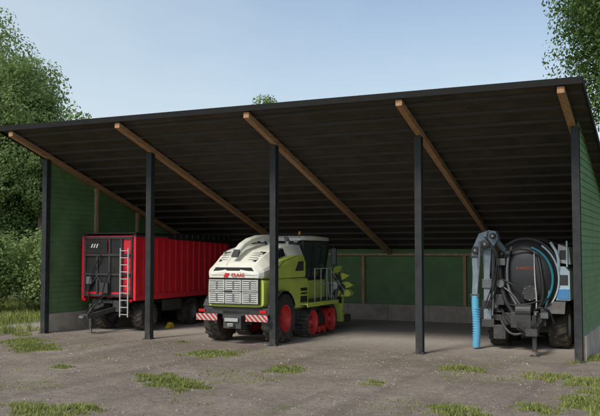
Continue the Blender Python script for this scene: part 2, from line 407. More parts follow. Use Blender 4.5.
# ---------------------------------------------------------------- wheels
def wheel(parent,c,r,w,rimr,rimmat,side=1,name='wheel',lugs=18):
    h=w/2
    g=G();g.lathe([(side*(h*.55),.001),(side*(h*.55),r*.14),(side*(h*.25),r*.16),(side*(h*.1),rimr*.55),(side*(-h*.1),rimr*.62)],c,rimmat,24)
    for k in range(8):
        a=k*math.pi/4; yy,zz=c[1]+math.cos(a)*r*.22,c[2]+math.sin(a)*r*.22
        g.tube([(c[0]+side*h*.15,yy,zz),(c[0]+side*h*.36,yy,zz)],.018,'steel',6)
    wo=part(name,parent,g,smooth=True)
    g=G();g.lathe([(side*h*.05,rimr*.55),(side*h*.35,rimr*.75),(side*h*.5,rimr*.85),(side*h*.9,rimr*.93),(side*h*.95,rimr*1.02),(side*h*.8,rimr*1.0),(-side*h*.8,rimr*1.0),(-side*h*.95,rimr*1.02),(-side*h*.5,rimr*.9),(-side*h*.1,rimr*.6)],c,rimmat,32)
    part('rim',wo,g,smooth=True)
    g=G();rt=r-.035
    g.lathe([(h*.86,rimr*.99),(h*1.0,rimr*1.12),(h*1.04,(rimr+rt)/2),(h*.97,rt*.955),(h*.8,rt),(0,rt*1.008),(-h*.8,rt),(-h*.97,rt*.955),(-h*1.04,(rimr+rt)/2),(-h*1.0,rimr*1.12),(-h*.86,rimr*.99)],c,'rubber',40)
    for k in range(lugs*2):
        a=2*math.pi*k/(lugs*2); sgn=1 if k%2 else -1
        def P(x,da,rr): 
            q=a+da; return (c[0]+x,c[1]+math.cos(q)*rr,c[2]+math.sin(q)*rr)
        tw=math.pi/lugs*.32; sk=math.pi/lugs*.9
        x0,x1=sgn*h*.02,sgn*h*1.0
        g.add([P(x0,sk-tw,rt-.01),P(x1,-tw,rt*.95),P(x1,tw,rt*.95),P(x0,sk+tw,rt-.01),P(x0,sk-tw,r),P(x1,-tw,r*.985),P(x1,tw,r*.985),P(x0,sk+tw,r)],[(0,1,2,3),(4,7,6,5),(0,4,5,1),(1,5,6,2),(2,6,7,3),(3,7,4,0)],'rubber')
    part('tyre',wo,g,smooth=True)
    return wo

# ---------------------------------------------------------------- forage harvester
hv=thing('forage_harvester','white and lime green forage harvester with crawler tracks under a roof','forage harvester',(-14.62,26.45,0),R(1))
def sec(y,w,zb,zt,n=28,e=.32):
    pts=[];zc=(zb+zt)/2;hh=(zt-zb)/2
    for k in range(n):
        a=2*math.pi*k/n; c,s=math.cos(a),math.sin(a)
        pts.append((w*math.copysign(abs(c)**e,c),y,zc+hh*math.copysign(abs(s)**e,s)))
    return pts
def hsec(y,w,zb,zt,wt):
    h=zt-zb
    P=[(w*.98,zb),(w,zb+.10),(w,zb+h*.42),(w*.96,zb+h*.58),(wt+(w-wt)*.22,zb+h*.86),(wt,zt-.03),(wt*.82,zt),(wt*.44,zt+.04),(wt*.36,zt-.01)]
    R_=[(-a,y,b) for a,b in reversed(P)]
    return [(a,y,b) for a,b in P]+R_
HS=[(-1.25,.80,2.30,2.48,.62),(-1.19,.98,2.29,2.68,.76),(-1.02,1.10,2.28,2.82,.82),(-.62,1.18,2.27,3.06,.86),(-.10,1.22,2.26,3.27,.88),(.7,1.26,2.26,3.42,.92),(1.5,1.28,2.26,3.48,.98),(2.1,1.26,2.26,3.48,1.0)]
def interp(y):
    for a,b in zip(HS,HS[1:]):
        if a[0]<=y<=b[0]+1e-6:
            t=(y-a[0])/(b[0]-a[0]);return [a[i]+(b[i]-a[i])*t for i in range(5)]
yl=sorted(set([h[0] for h in HS]+[round(-1.2+.07*i,3) for i in range(47)]));yl=[y for y in yl if -1.25<=y<=2.1]
secs=[]
for y in yl:
    q=interp(y);sc=hsec(*q)
    dense=[];m_=len(sc)
    for i in range(m_):
        a=Vector(sc[i]);b=Vector(sc[(i+1)%m_]);k=3
        for t in range(k): dense.append(tuple(a.lerp(b,t/k)))
    secs.append(dense)
g=G();g.loft(secs,'white');g.mi('lime');g.mi('black')
hood=part('hood',hv,g,smooth=True,ang=14)
for p in hood.data.polygons:
    c=p.center
    lim=2.30+max(0,(c.y+.95))*.60
    if abs(p.normal.x)>.5 and c.z<min(lim,3.06): p.material_index=1
for sx in (-1,1):
    g=G()
    g.prism([(1.15,2.50),(1.85,2.50),(1.85,2.84),(1.40,2.84)],sx*1.262-.03,sx*1.262+.03,'black')
    for k in range(5): g.box(sx*1.296-.006,sx*1.296+.006,1.25+k*.03,1.80,2.54+k*.055,2.558+k*.055,'midgrey')
    part('side_vent',hood,g)
    g=G()
    pts_=[(-.55,2.42),(.2,2.86),(1.3,3.04)]
    for a_,b_ in zip(pts_,pts_[1:]): g.beam((sx*1.225,a_[0],a_[1]),(sx*1.255,b_[0],b_[1]),.02,.02,'darkgrey')
    part('panel_gap',hood,g)
def zt_at(y): return interp(y)[3]
for sx in (-1,1):
    g=G()
    ya,yb=-.96,-.30
    xi,xo1,xo2=sx*.38,sx*.73,sx*.82
    g.add([(xi,ya,zt_at(ya)+.020),(xo1,ya,zt_at(ya)+.006),(xo2,yb,zt_at(yb)+.006),(xi,yb,zt_at(yb)+.028),(xi,ya,zt_at(ya)-.03),(xo1,ya,zt_at(ya)-.03),(xo2,yb,zt_at(yb)-.03),(xi,yb,zt_at(yb)-.03)],[(0,1,2,3),(0,4,5,1),(1,5,6,2),(2,6,7,3),(3,7,4,0)],'black')
    part('hood_recess',hood,g)
    g=G()
    for k in range(5):
        y0=-.90+k*.12;z0=zt_at(y0)+.032
        g.beam((sx*.40,y0,z0+.004),(sx*(.72+.014*k),y0,z0-.010),.022,.018,'midgrey')
    part('hood_bars',hood,g)
    g=G();g.hexa([(sx*.99-.12,-.10,2.94),(sx*.99+.14,-.10,2.94),(sx*.99+.14,.60,3.06),(sx*.99-.12,.60,3.06),(sx*.99-.12,0,3.20),(sx*.99+.08,0,3.18),(sx*.99+.08,.55,3.32),(sx*.99-.12,.55,3.34)],'black')
    part('air_intake',hood,g,bevel=.01)
g=G();g.prism([(-.80,2.535),(.80,2.535),(.70,2.66),(-.70,2.66)],-1.232,-1.16,'black','y');part('rear_slot',hood,g,bevel=.01)
text('lettering',hood,'CLAAS',.17,(.20,-1.275,2.39),(R(90),0,0),'redtext')
g=G();g.prism([(-.36,2.32),(-.20,2.32),(-.14,2.46),(-.30,2.46)],-1.275,-1.24,'redtext','y');part('emblem',hood,g)
g=G();g.loft([sec(-1.05,1.10,1.28,2.27,e=.22),sec(-.6,1.20,1.2,2.262,e=.22),sec(-.1,1.24,1.75,2.262,e=.22),sec(.75,1.26,1.75,2.262,e=.22),sec(1.1,1.27,1.1,2.262,e=.22),sec(2.35,1.27,1.0,2.262,e=.22)],'lime')
body=part('body',hv,g,smooth=True)
g=G();g.box(-1.0,.98,-1.20,-1.06,1.38,2.26,'black')
for i in range(3):
    for j in range(2):
        x0=-.97+i*.655;z0=1.41+j*.425
        g.box(x0,x0+.62,-1.225,-1.20,z0,z0+.04,'screen');g.box(x0,x0+.62,-1.225,-1.20,z0+.355,z0+.395,'screen')
        g.box(x0,x0+.04,-1.224,-1.201,z0+.041,z0+.354,'screen');g.box(x0+.58,x0+.62,-1.224,-1.201,z0+.041,z0+.354,'screen')
        g.box(x0+.28,x0+.34,-1.226,-1.201,z0+.041,z0+.354,'midgrey')
        for q in range(4):
            zz=z0+.065+q*.072
            g.hexa([(x0+.042,-1.220,zz),(x0+.578,-1.220,zz),(x0+.578,-1.203,zz+.012),(x0+.042,-1.203,zz+.012),(x0+.042,-1.216,zz+.036),(x0+.578,-1.216,zz+.036),(x0+.578,-1.202,zz+.046),(x0+.042,-1.202,zz+.046)],'screen')
g.box(-.33,-.05,-1.245,-1.227,1.80,1.86,'black')
part('radiator_grille',body,g)
g=G()
g.box(1.262,1.268,1.62,2.23,1.32,1.86,'darkgrey')
for k in range(4): g.box(1.268,1.285,1.65,2.2,1.36+k*.13,1.42+k*.13,'black')
part('side_grille',body,g)
g=G();g.box(1.20,1.245,-.85,-.2,1.55,2.1,'darkgrey');part('side_flap',body,g,bevel=.01)
g=G();g.box(-1.3,1.3,-1.0,-.75,1.02,1.25,'darkgrey');g.box(-.35,.35,-1.3,-.9,.55,1.0,'darkgrey');g.box(-.12,.12,-1.45,-1.25,.62,.74,'steel')
g.box(-.55,.55,-1.0,2.2,.85,1.15,'darkgrey');g.box(-.2,.2,-.2,.2,.6,.9,'darkgrey');g.tube([(-1.0,0,.85),(1.0,0,.85)],.12,'darkgrey',12)
g.box(-1.2,1.2,1.6,4.6,.7,1.35,'darkgrey')
part('chassis',hv,g,bevel=.015)
for sx in (-1,1):
    g=G();g.box(sx*.98-.42,sx*.98+.42,-1.36,-1.33,.82,1.05,'stripes');part('warning_board',hv,g)
    g=G();g.box(sx*1.2-.13,sx*1.2+.13,-1.32,-1.24,1.10,1.20,'redlens');part('tail_light',hv,g,bevel=.01)
g=G();g.box(-.26,.26,-1.37,-1.35,.80,.92,'lightgrey');part('number_plate',hv,g)
for sx in (-1,1): wheel(hv,(sx*1.16,0,.86),.86,.58,.47,'rimred',sx)
for sx in (-1,1):
    g=G();P=[];n=9
    for k in range(n):
        a=R(25+130*k/(n-1)); P.append((math.cos(a)*.95,.86+math.sin(a)*.95))
    for k in range(n-1):
        (a0,b0),(a1,b1)=P[k],P[k+1]; x0,x1=sx*.88,sx*1.42
        g.add([(x0,a0,b0),(x1,a0,b0),(x1,a1,b1),(x0,a1,b1),(x0,a0,b0+.02),(x1,a0,b0+.02),(x1,a1,b1+.02),(x0,a1,b1+.02)],[(0,1,2,3),(4,7,6,5),(0,4,5,1),(2,6,7,3),(1,5,6,2),(3,7,4,0)],'black')
    part('mudguard',hv,g)
for sx in (-1,1):
    xc=sx*1.25;w=.32
    yA,yB_,r_=2.15,3.95,.52
    path=[]
    for k in range(13): a=R(90+180*k/12);path.append((yA+math.cos(a)*r_,r_+math.sin(a)*r_,a))
    for k in range(1,6): path.append((yA+(yB_-yA)*k/6,0,R(270)))
    for k in range(13): a=R(270+180*k/12);path.append((yB_+math.cos(a)*r_,r_+math.sin(a)*r_,a))
    for k in range(1,6):
        t=k/6;path.append((yB_+(yA-yB_)*t,2*r_+.12*math.sin(math.pi*t),R(90)))
    n=len(path);g=G();vs=[];fs=[]
    for (yy,zz,a) in path:
        iy,iz=yy-math.cos(a)*.05,zz-math.sin(a)*.05
        vs+=[(xc-w,yy,zz+.04),(xc+w,yy,zz+.04),(xc+w,iy,iz+.04),(xc-w,iy,iz+.04)]
    for i in range(n):
        j=(i+1)%n
        for k in range(4): fs.append((i*4+k,i*4+(k+1)%4,j*4+(k+1)%4,j*4+k))
    g.add(vs,fs,'rubber')
    for i in range(n):
        yy,zz,a=path[i]
        g.beam((xc-w*.98,yy+math.cos(a)*.015,zz+.04+math.sin(a)*.015),(xc+w*.98,yy+math.cos(a)*.015,zz+.04+math.sin(a)*.015),.05,.07,'rubber',up=(0,math.cos(a),math.sin(a)))
    tr=part('crawler_track',hv,g,smooth=True)
    for yy in (yA,yB_):
        g=G();g.lathe([(sx*.31,.001),(sx*.31,.1),(sx*.2,.14),(sx*.16,.30),(sx*.30,.40),(sx*.31,.455),(-sx*.31,.455),(-sx*.2,.3),(-sx*.2,.001)],(xc,yy,.56),'rimred',28)
        for k in range(6):
            a=k*math.pi/3;g.tube([(xc+sx*.17,yy+math.cos(a)*.21,.56+math.sin(a)*.21),(xc+sx*.2,yy+math.cos(a)*.21,.56+math.sin(a)*.21)],.045,'black',8)
        part('idler_wheel',tr,g,smooth=True)
    for yy in (2.8,3.3):
        g=G();g.lathe([(sx*.28,.001),(sx*.28,.14),(-sx*.28,.14),(-sx*.28,.001)],(xc,yy,.24),'rimred',18);part('roller',tr,g,smooth=True)
    g=G();g.prism([(2.55,.42),(3.55,.42),(3.45,.75),(3.2,.9),(2.9,.9),(2.65,.75)],xc-.12,xc+.22*sx if sx>0 else xc+.12,'black');part('track_frame',tr,g,bevel=.02)
    g=G();g.box(sx*1.27-.33,sx*1.27+.33,1.5,4.55,1.24,1.29,'lime');g.box(sx*1.6-.02,sx*1.6+.02,1.5,4.55,1.15,1.289,'lime');part('track_fender',hv,g,bevel=.01)
g=G()
def ring(y0,y1,w,z): return [(-w,y0,z),(w,y0,z),(w,y1,z),(-w,y1,z)]
g.hexa(ring(2.32,4.45,.98,2.12)+ring(2.25,4.75,1.10,3.60),'glass')
cab=part('cab',hv,g,bevel=.03)
g=G()
for (a,b) in (((-.99,2.31,2.1),(-1.11,2.24,3.62)),((.99,2.31,2.1),(1.11,2.24,3.62)),((.99,4.46,2.1),(1.11,4.76,3.62)),((-.99,4.46,2.1),(-1.11,4.76,3.62)),((.99,3.2,2.1),(1.11,3.25,3.62)),((-.99,3.2,2.1),(-1.11,3.25,3.62))): g.beam(a,b,.07,.07,'black')
g.beam((-1.0,2.3,2.14),(1.0,2.3,2.14),.08,.08,'black');g.beam((1.0,2.3,2.14),(1.0,4.47,2.14),.08,.08,'black');g.beam((-1.0,2.3,2.14),(-1.0,4.47,2.14),.08,.08,'black')
part('cab_frame',cab,g,bevel=.01)
g=G();g.loft([sec(2.10,1.04,3.61,3.72,e=.4),sec(2.25,1.15,3.61,3.80,e=.4),sec(3.4,1.19,3.61,3.84,e=.4),sec(4.6,1.17,3.61,3.80,e=.4),sec(5.0,1.02,3.62,3.70,e=.4)],'white')
part('cab_roof',cab,g,smooth=True)
g=G();g.box(-1.0,1.0,2.4,4.6,1.36,2.1,'lime');g.box(-1.35,1.35,2.45,4.4,1.30,1.36,'darkgrey');part('cab_platform',hv,g,bevel=.03)
g=G()
for yy in (2.7,3.3,3.9,4.35):g.tube([(1.38,yy,1.30),(1.38,yy,2.55)],.02,'lightgrey',6)
for zz in (1.95,2.55):g.tube([(1.38,2.7,zz),(1.38,4.35,zz)],.02,'lightgrey',6)
part('handrail',hv,g)
g=G()
for yy in (4.45,4.85):g.beam((1.35,yy,.4),(1.2,yy,2.0),.04,.04,'lightgrey')
for k in range(5):g.box(1.33-.03*k-.06,1.33-.03*k+.06,4.45,4.85,.5+k*.33,.53+k*.33,'darkgrey')
part('access_ladder',hv,g)
for sx in (-1,1):
    g=G();g.tube([(sx*1.08,4.5,3.5),(sx*1.38,4.6,3.45),(sx*1.40,4.6,2.6)],.02,'black',6);g.box(sx*1.40-.11,sx*1.40+.11,4.57,4.63,2.65,3.35,'black');g.box(sx*1.40-.09,sx*1.40+.09,4.562,4.569,2.68,3.32,'midgrey');part('mirror',hv,g,bevel=.01)
for xx in (-.85,-.55,.5,.85):
    g=G();g.box(xx-.08,xx+.08,2.06,2.14,3.56,3.65,'lightgrey')
    part('work_light',cab,g,bevel=.01)
g=G();g.tube([(.85,2.45,3.78),(.85,2.45,3.86)],.04,'black',10);g.tube([(.85,2.45,3.86),(.85,2.45,3.98)],[.05,.04],'orange',12);part('beacon',cab,g,smooth=True)
g=G();pts=[(2.0,3.35,.20),(1.95,3.58,.20),(1.8,3.70,.19),(1.4,3.76,.17),(.7,3.72,.16),(0,3.60,.145),(-.5,3.43,.135),(-.85,3.22,.13)]
secs=[]
for i,(yy,zz,w) in enumerate(pts):
    a=pts[max(i-1,0)];b=pts[min(i+1,len(pts)-1)];d=Vector((0,b[0]-a[0],b[1]-a[1])).normalized();nrm=Vector((0,-d.z,d.y));c=Vector((-.05,yy,zz));h=.085
    if nrm.z<0: nrm=-nrm
    secs.append([c+Vector((-w,0,0))-nrm*h,c+Vector((w,0,0))-nrm*h,c+Vector((w,0,0))+nrm*h*.6,c+Vector((w*.7,0,0))+nrm*h,c+Vector((-w*.7,0,0))+nrm*h,c+Vector((-w,0,0))+nrm*h*.6])
g.loft(secs,'white');sp=part('discharge_spout',hv,g,bevel=.01)
g=G();g.prism([(-.86,3.30),(-.82,3.16),(-1.02,3.00),(-1.10,3.04)],-.17,.07,'darkgrey');part('spout_flap',sp,g,bevel=.01)
g=G();g.tube([(.7,1.7,3.4),(.7,1.7,3.62),(.7,1.55,3.72)],.09,'steel',14);part('exhaust_pipe',hv,g,smooth=True)
g=G();g.hexa([(-.5,4.4,.8),(.5,4.4,.8),(.5,5.5,.35),(-.5,5.5,.35),(-.5,4.4,1.5),(.5,4.4,1.5),(.5,5.5,1.1),(-.5,5.5,1.1)],'lime');part('feeder_housing',hv,g,bevel=.03)
g=G();g.box(-1.5,1.5,5.2,5.42,.35,1.35,'lime');g.box(-1.5,1.5,5.421,6.2,.3,.6,'darkgrey');g.box(-1.5,1.5,5.18,5.199,1.1,1.35,'black')
hd=part('maize_header',hv,g,bevel=.02)
for sx in (-1,1):
    g=G();X0=1.02
    def q(*pp): return [(sx*(X0+a),b) for a,b in pp]
    # stacked folded hoods, drums and struts
    g.prism(q((0,1.38),(.80,1.38),(.92,1.50),(.78,1.66),(0,1.60)),5.10,5.50,'lime','y')
    g.prism(q((.05,1.66),(.70,1.72),(.96,1.84),(.72,1.98),(.08,1.90)),5.22,5.48,'lime','y')
    g.prism(q((.05,2.0),(.55,2.06),(.82,2.24),(.55,2.34),(.08,2.24)),5.14,5.40,'lime','y')
    g.prism(q((.05,2.30),(.35,2.36),(.46,2.62),(.22,2.60),(.02,2.48)),5.20,5.42,'lime','y')
    g.beam((sx*(X0+.03),5.05,1.4),(sx*(X0+.10),5.05,2.55),.07,.10,'darkgrey');g.beam((sx*(X0+.60),5.05,1.45),(sx*(X0+.42),5.06,2.35),.06,.08,'darkgrey')
    g.beam((sx*(X0+.10),5.02,2.4),(sx*(X0+.66),5.03,1.6),.05,.05,'steel');g.box(min(sx*(X0+.16),sx*(X0+.40)),max(sx*(X0+.16),sx*(X0+.40)),5.02,5.09,1.66,1.98,'white')
    for (dx,dz,rr) in ((.50,1.76,.15),(.30,2.16,.13),(.2,1.52,.10)):
        g.lathe([(-.08,.02),(-.08,rr*.8),(-.04,rr),(.04,rr),(.08,rr*.7),(.08,.02)],(sx*(X0+dx),5.10,dz),'darkgrey',16,'y')
        for k in range(10):
            a=k*math.pi/5;g.beam((sx*(X0+dx)+rr*.9*math.cos(a),5.08,dz+rr*.9*math.sin(a)),(sx*(X0+dx)+rr*1.25*math.cos(a+.25),5.08,dz+rr*1.25*math.sin(a+.25)),.02,.025,'steel')
    g.beam((sx*(X0+.28),4.98,1.2),(sx*(X0+.34),5.0,1.7),.09,.09,'midgrey')
    g.tube([(sx*(X0+.05),5.0,1.1),(sx*(X0+.45),4.96,1.6),(sx*(X0+.3),4.98,2.3)],.02,'black',6,sub=2)
    g.tube([(sx*(X0+.15),5.0,1.1),(sx*(X0+.60),4.96,1.5),(sx*(X0+.5),4.98,2.1)],.02,'black',6,sub=2)
    part('folded_wing',hd,g,bevel=.012)
for k in range(6):
    xx=-1.25+k*.5;g=G();g.tube([(xx,5.6,.65),(xx,6.2,.5),(xx,6.9,.28)],[.17,.13,.02],'lime',12);part('crop_divider',hd,g,smooth=True)

# ---------------------------------------------------------------- red trailer
tr=thing('silage_trailer','red ribbed silage trailer with dark front wall and white ladder','trailer',(-21.48,27.1,0),R(0))
W=1.33;ZB,ZT=1.38,3.86;LEN=7.4
g=G();t=.04
for sx in (-1,1):
    x0=sx*(W-.06);g.box(min(x0,x0-sx*t),max(x0,x0-sx*t),.06,LEN,ZB,ZT-.08,'red')
    y=.10
    while y<LEN-.1:
        xa,xb=sorted((sx*(W-.06),sx*(W+.005)));g.box(xa,xb,y,y+.12,ZB+.1,ZT-.14,'red');y+=.46
    xa,xb=sorted((sx*(W-.10),sx*(W+.02)));g.box(xa,xb,.0,LEN,ZT-.138,ZT-.06,'red');g.box(xa,xb,.0,LEN,ZT-.059,ZT+.02,'darkgrey');g.box(xa,xb,.0,LEN,ZB-.12,ZB+.098,'red')
    g.box(xa,xb,0,.10,ZB+.099,ZT-.139,'red')
g.box(-W+.1,W-.1,.1,LEN-.05,ZB-.02,ZB+.04,'darkgrey')
g.box(-W+.1,W-.1,LEN-.04,LEN+.02,ZB,ZT-.1,'red')
bd=part('load_body',tr,g,bevel=.008)
g=G();g.box(-W+.101,W-.102,.04,.08,ZB,ZT-.02,'red')
for (xa,xb,za,zb) in ((-1.12,-.60,1.6,2.25),(-.50,.02,1.6,2.25),(.12,.60,1.6,2.25),(-1.12,-.60,2.34,3.02),(-.50,.02,2.34,3.02),(.12,.60,2.34,3.02),(.12,.60,3.12,3.70)):
    g.box(xa,xb,.015,.039,za,zb,'black')
for xx in (-1.17,-.55,.07,.66,1.16):g.box(xx-.045,xx+.045,-.03,.038,ZB+.02,ZT-.05,'darkgrey')
for zz in (1.42,2.25,3.03,3.72):g.box(-W+.12,W-.12,-.045,.014,zz,zz+.085,'darkgrey')
g.box(-1.10,-.02,-.06,-.046,3.14,3.70,'black')
g.beam((-1.1,-.05,1.5),(-.55,-.05,2.2),.05,.04,'darkgrey');g.beam((.05,-.05,1.5),(-.5,-.05,2.2),.05,.04,'darkgrey')
g.box(-.30,.10,-.16,-.04,1.55,1.95,'darkgrey');g.box(-1.0,-.75,-.14,-.04,1.9,2.2,'midgrey')
g.tube([(-.9,-.10,1.2),(-.85,-.14,2.0),(-.6,-.12,2.6),(-.3,-.1,3.1)],.022,'black',8,sub=2);g.tube([(-.2,-.16,1.2),(-.05,-.18,2.0),(.3,-.1,2.6)],.02,'black',8,sub=2)
fw=part('front_wall',tr,g)
g=G()
for k in range(3):g.prism([(-.85+k*.13,3.36),(-.79+k*.13,3.36),(-.72+k*.13,3.52),(-.78+k*.13,3.52)],-.065,-.061,'whitetext','y')
part('emblem',fw,g)
g=G();g.tube([(-W-.02,.3,ZT+.05),(-W-.02,LEN-.2,ZT+.05)],.06,'black',8);g.tube([(-W,.05,ZT+.08),(W,.05,ZT+.08)],.03,'black',8)
g.tube([(W-.04,.1,ZT+.07),(W-.04,LEN,ZT+.07)],.05,'black',8)
part('rolled_cover',tr,g,smooth=True)
g=G();g.prism([(2.2,ZT-.12),(LEN-.02,ZT-.30),(LEN-.02,ZT+.10),(2.6,ZT+.10)],W+.022,W+.04,'black')
for k in range(11):g.box(W+.041,W+.05,2.7+k*.45,2.73+k*.45,ZT-.1,ZT+.08,'midgrey')
part('cover_mesh',tr,g)
g=G()
for xx in (.72,1.10):g.beam((xx,-.16,.62),(xx,-.16,3.35),.045,.03,'lightgrey')
for k in range(10):g.tube([(.72,-.16,.72+k*.28),(1.10,-.16,.72+k*.28)],.019,'lightgrey',6)
for zz in (1.6,3.1):
    for xx in (.72,1.10):g.beam((xx,-.15,zz),(xx,0,zz),.03,.03,'lightgrey')
part('ladder',tr,g)
g=G()
for sx in (-.5,.5):g.box(sx-.08,sx+.08,.1,LEN-.2,1.05,1.255,'darkgrey')
for yy in (.15,2,3.2,4.4,6,7):g.box(-.9,.9,yy,yy+.12,1.12,1.25,'darkgrey')
g.box(-.95,-.3,.1,.6,.75,1.1,'darkgrey');g.box(.25,.7,-.02,.5,.8,1.25,'darkgrey')
g.tube([(-1.1,.8,.95),(-1.1,1.7,.95)],.2,'midgrey',16)
g.box(-1.32,-1.28,1.9,3.2,.65,1.15,'darkgrey')
g.box(1.22,1.26,2.0,3.4,.75,1.2,'darkgrey')
part('chassis',tr,g,bevel=.012)
g=G();g.beam((-.45,.5,1.0),(-.1,-1.2,.72),.12,.16,'darkgrey');g.beam((.45,.5,1.0),(.1,-1.2,.72),.12,.16,'darkgrey');g.box(-.18,.18,-1.45,-1.1,.62,.8,'darkgrey')
g.lathe([(-.04,.06),(-.04,.12),(.04,.12),(.04,.06),(-.04,.06)],(0,-1.58,.7),'steel',16,'z')
g.tube([(.0,-1.2,.8),(.1,-.7,1.35),(.15,0,1.5)],.025,'black',8,sub=2);g.tube([(-.1,-1.25,.8),(-.2,-.6,1.2),(-.3,0,1.45)],.02,'black',8,sub=2);g.tube([(.05,-1.25,.8),(.02,-.7,1.15),(.3,0,1.4)],.02,'black',8,sub=2)
part('drawbar',tr,g)
g=G();g.box(-.33,-.21,-.75,-.63,.18,1.15,'darkgrey');g.box(-.42,-.12,-.85,-.53,.0,.03,'midgrey');g.box(-.30,-.24,-.72,-.66,.02,.2,'steel');part('support_leg',tr,g)
for yy in (1.15,4.35,5.75):
    for sx in (-1,1):wheel(tr,(sx*.98,yy,.60),.60,.48,.32,'midgrey',sx,lugs=20)
    g=G();g.tube([(-.9,yy,.6),(.9,yy,.6)],.08,'darkgrey',10);g.box(-.6,-.4,yy-.45,yy+.45,.7,.8,'darkgrey');g.box(.4,.6,yy-.45,yy+.45,.7,.8,'darkgrey');g.box(-.58,-.42,yy-.08,yy+.08,.8,1.05,'darkgrey');g.box(.42,.58,yy-.08,yy+.08,.8,1.05,'darkgrey');part('axle',tr,g)
for sx in (-1,1):
    g=G();g.box(sx*1.15-.10,sx*1.15+.10,-.10,-.05,1.22,1.32,'redlens');part('marker_light',tr,g)
g=G();g.prism([(0,0),(.42,0),(.35,.2),(.22,.24)],0,.2,'yellow')
ch=part('wheel_chock',None,g,bevel=.01);ch.location=(-20.25,29.3,.004);ch['label']='small yellow wheel chock standing on the shed floor';ch['category']='wheel chock';ch['group']='yellow wheel chocks on the shed floor'
c2=ch.copy();COL.objects.link(c2);c2.location=(-20.2,32.6,.004)

# ---------------------------------------------------------------- slurry tanker
tk=thing('slurry_tanker','black slurry tanker with folded grey arm and light blue suction hose','slurry tanker',(-5.2,28.9,0),R(0))
cx,cz,rx,rzz=.02,2.32,1.12,1.31
def es(y,k,n=40):
    return [(cx+rx*k*math.cos(2*math.pi*i/n),y,cz+rzz*k*math.sin(2*math.pi*i/n)) for i in range(n)]
g=G();g.loft([es(-1.02,.12),es(-1.0,.45),es(-.93,.72),es(-.8,.90),es(-.65,.98),es(-.5,1.0),es(2.2,1.0),es(2.4,.95),es(2.55,.7),es(2.6,.3)],'tankblack');tank=part('tank',tk,g,smooth=True)
def ering(g,y,k,r,mt,a0=0,a1=360,n=48):
    pts=[(cx+rx*k*math.cos(R(a0+(a1-a0)*i/n)),y,cz+rzz*k*math.sin(R(a0+(a1-a0)*i/n))) for i in range(n+1)];g.tube(pts,r,mt,8)
for q_ in ((-.66,1.0,.05),(.7,1.015,.035),(2.1,1.01,.04)):
    g=G();ering(g,*q_,'darkgrey');part('rib_ring',tank,g,smooth=True)
g=G();ering(g,-.92,.80,.04,'teal',-60,75);part('teal_trim',tank,g,smooth=True)
g=G();ering(g,-.76,.95,.03,'paleblue',-50,60);part('pale_trim',tank,g,smooth=True)
g=G();g.lathe([(-.12,.001),(-.12,.24),(-.08,.27),(0,.27)],(.22,-1.0,1.85),'darkgrey',24,'y')
for k in range(8):
    a=k*math.pi/4;g.tube([(.22+.22*math.cos(a),-1.15,1.85+.22*math.sin(a)),(.22+.22*math.cos(a),-1.1,1.85+.22*math.sin(a))],.02,'steel',6)
part('manhole_cover',tank,g,smooth=True)
text('lettering',tank,'KAWECO',.13,(.06,-1.03,2.66),(R(88),0,0),'faintred')
lines=[([(-.72,-.80,3.15),(-.76,-1.05,2.5),(-.62,-1.15,1.7),(-.3,-1.2,1.2)],.085,'black'),
 ([(.45,-.9,3.1),(.6,-1.08,2.5),(.66,-1.1,1.6),(.3,-1.1,1.2)],.055,'black'),
 ([(.6,-.8,1.2),(.84,-.9,2.0),(.65,-.9,3.1),(.1,-.62,3.60)],.03,'paleblue'),
 ([(-.4,-.85,3.35),(-.50,-1.12,2.9),(-.50,-1.16,2.0),(-.1,-1.2,1.3)],.045,'midgrey'),
 ([(-.95,-.9,2.9),(-.45,-1.15,3.25),(.15,-1.05,3.3),(.55,-.95,3.0)],.03,'black'),
 ([(-1.0,-.95,2.4),(-.5,-1.25,2.25),(-.1,-1.25,2.0),(.1,-1.25,1.35)],.028,'black'),
 ([(-1.0,-.95,2.2),(-.5,-1.28,2.0),(-.2,-1.28,1.7),(0,-1.28,1.35)],.025,'midgrey'),
 ([(-.95,-.9,1.6),(-.4,-1.3,1.45),(.2,-1.3,1.5),(.8,-1.0,1.7)],.03,'black'),
 ([(-.75,-.95,1.35),(-.5,-1.3,1.0),(-.1,-1.4,.7),(.2,-1.35,.62)],.05,'black'),
 ([(-.8,-.95,1.1),(-.6,-1.3,.75),(-.3,-1.4,.5),(.1,-1.35,.6)],.04,'darkgrey'),
 ([(.30,-1.15,1.2),(.55,-1.35,1.45),(.85,-1.2,1.3),(.95,-1.0,.9)],.035,'black'),
 ([(.35,-1.0,3.2),(.38,-1.12,2.3),(.45,-1.18,1.6),(.4,-1.2,1.1)],.022,'lightgrey')]
for p_,r_,m_ in lines:
    g=G();g.tube(p_,r_,m_,10,sub=3);part('hose_line',tk,g,smooth=True)
for bx in ((-.85,-.55,-1.2,-.95,2.75,2.98,'midgrey'),(-.55,-.38,-1.22,-1.0,3.1,3.22,'darkgrey'),(-.88,-.60,-1.2,-.95,1.45,1.8,'darkgrey'),(.55,.80,-1.2,-.95,1.05,1.35,'midgrey')):
    g=G();g.box(*bx);part('valve_block',tk,g,bevel=.02)
g=G();g.lathe([(-.16,.001),(-.16,.12),(.0,.15),(.12,.15)],(-.70,-1.12,2.15),'midgrey',18,'y');part('sight_gauge',tk,g,smooth=True)
g=G();g.box(-.55,-.4,-1.0,2.9,.85,1.12,'darkgrey');g.box(.4,.55,-1.0,2.9,.85,1.12,'darkgrey');g.box(-.7,.7,-1.05,-.6,.8,1.2,'darkgrey')
g.box(-.35,.3,-1.45,-1.05,.75,1.25,'darkgrey');g.lathe([(-.25,.001),(-.25,.2),(.25,.2),(.25,.001)],(.05,-1.3,1.3),'darkgrey',18)
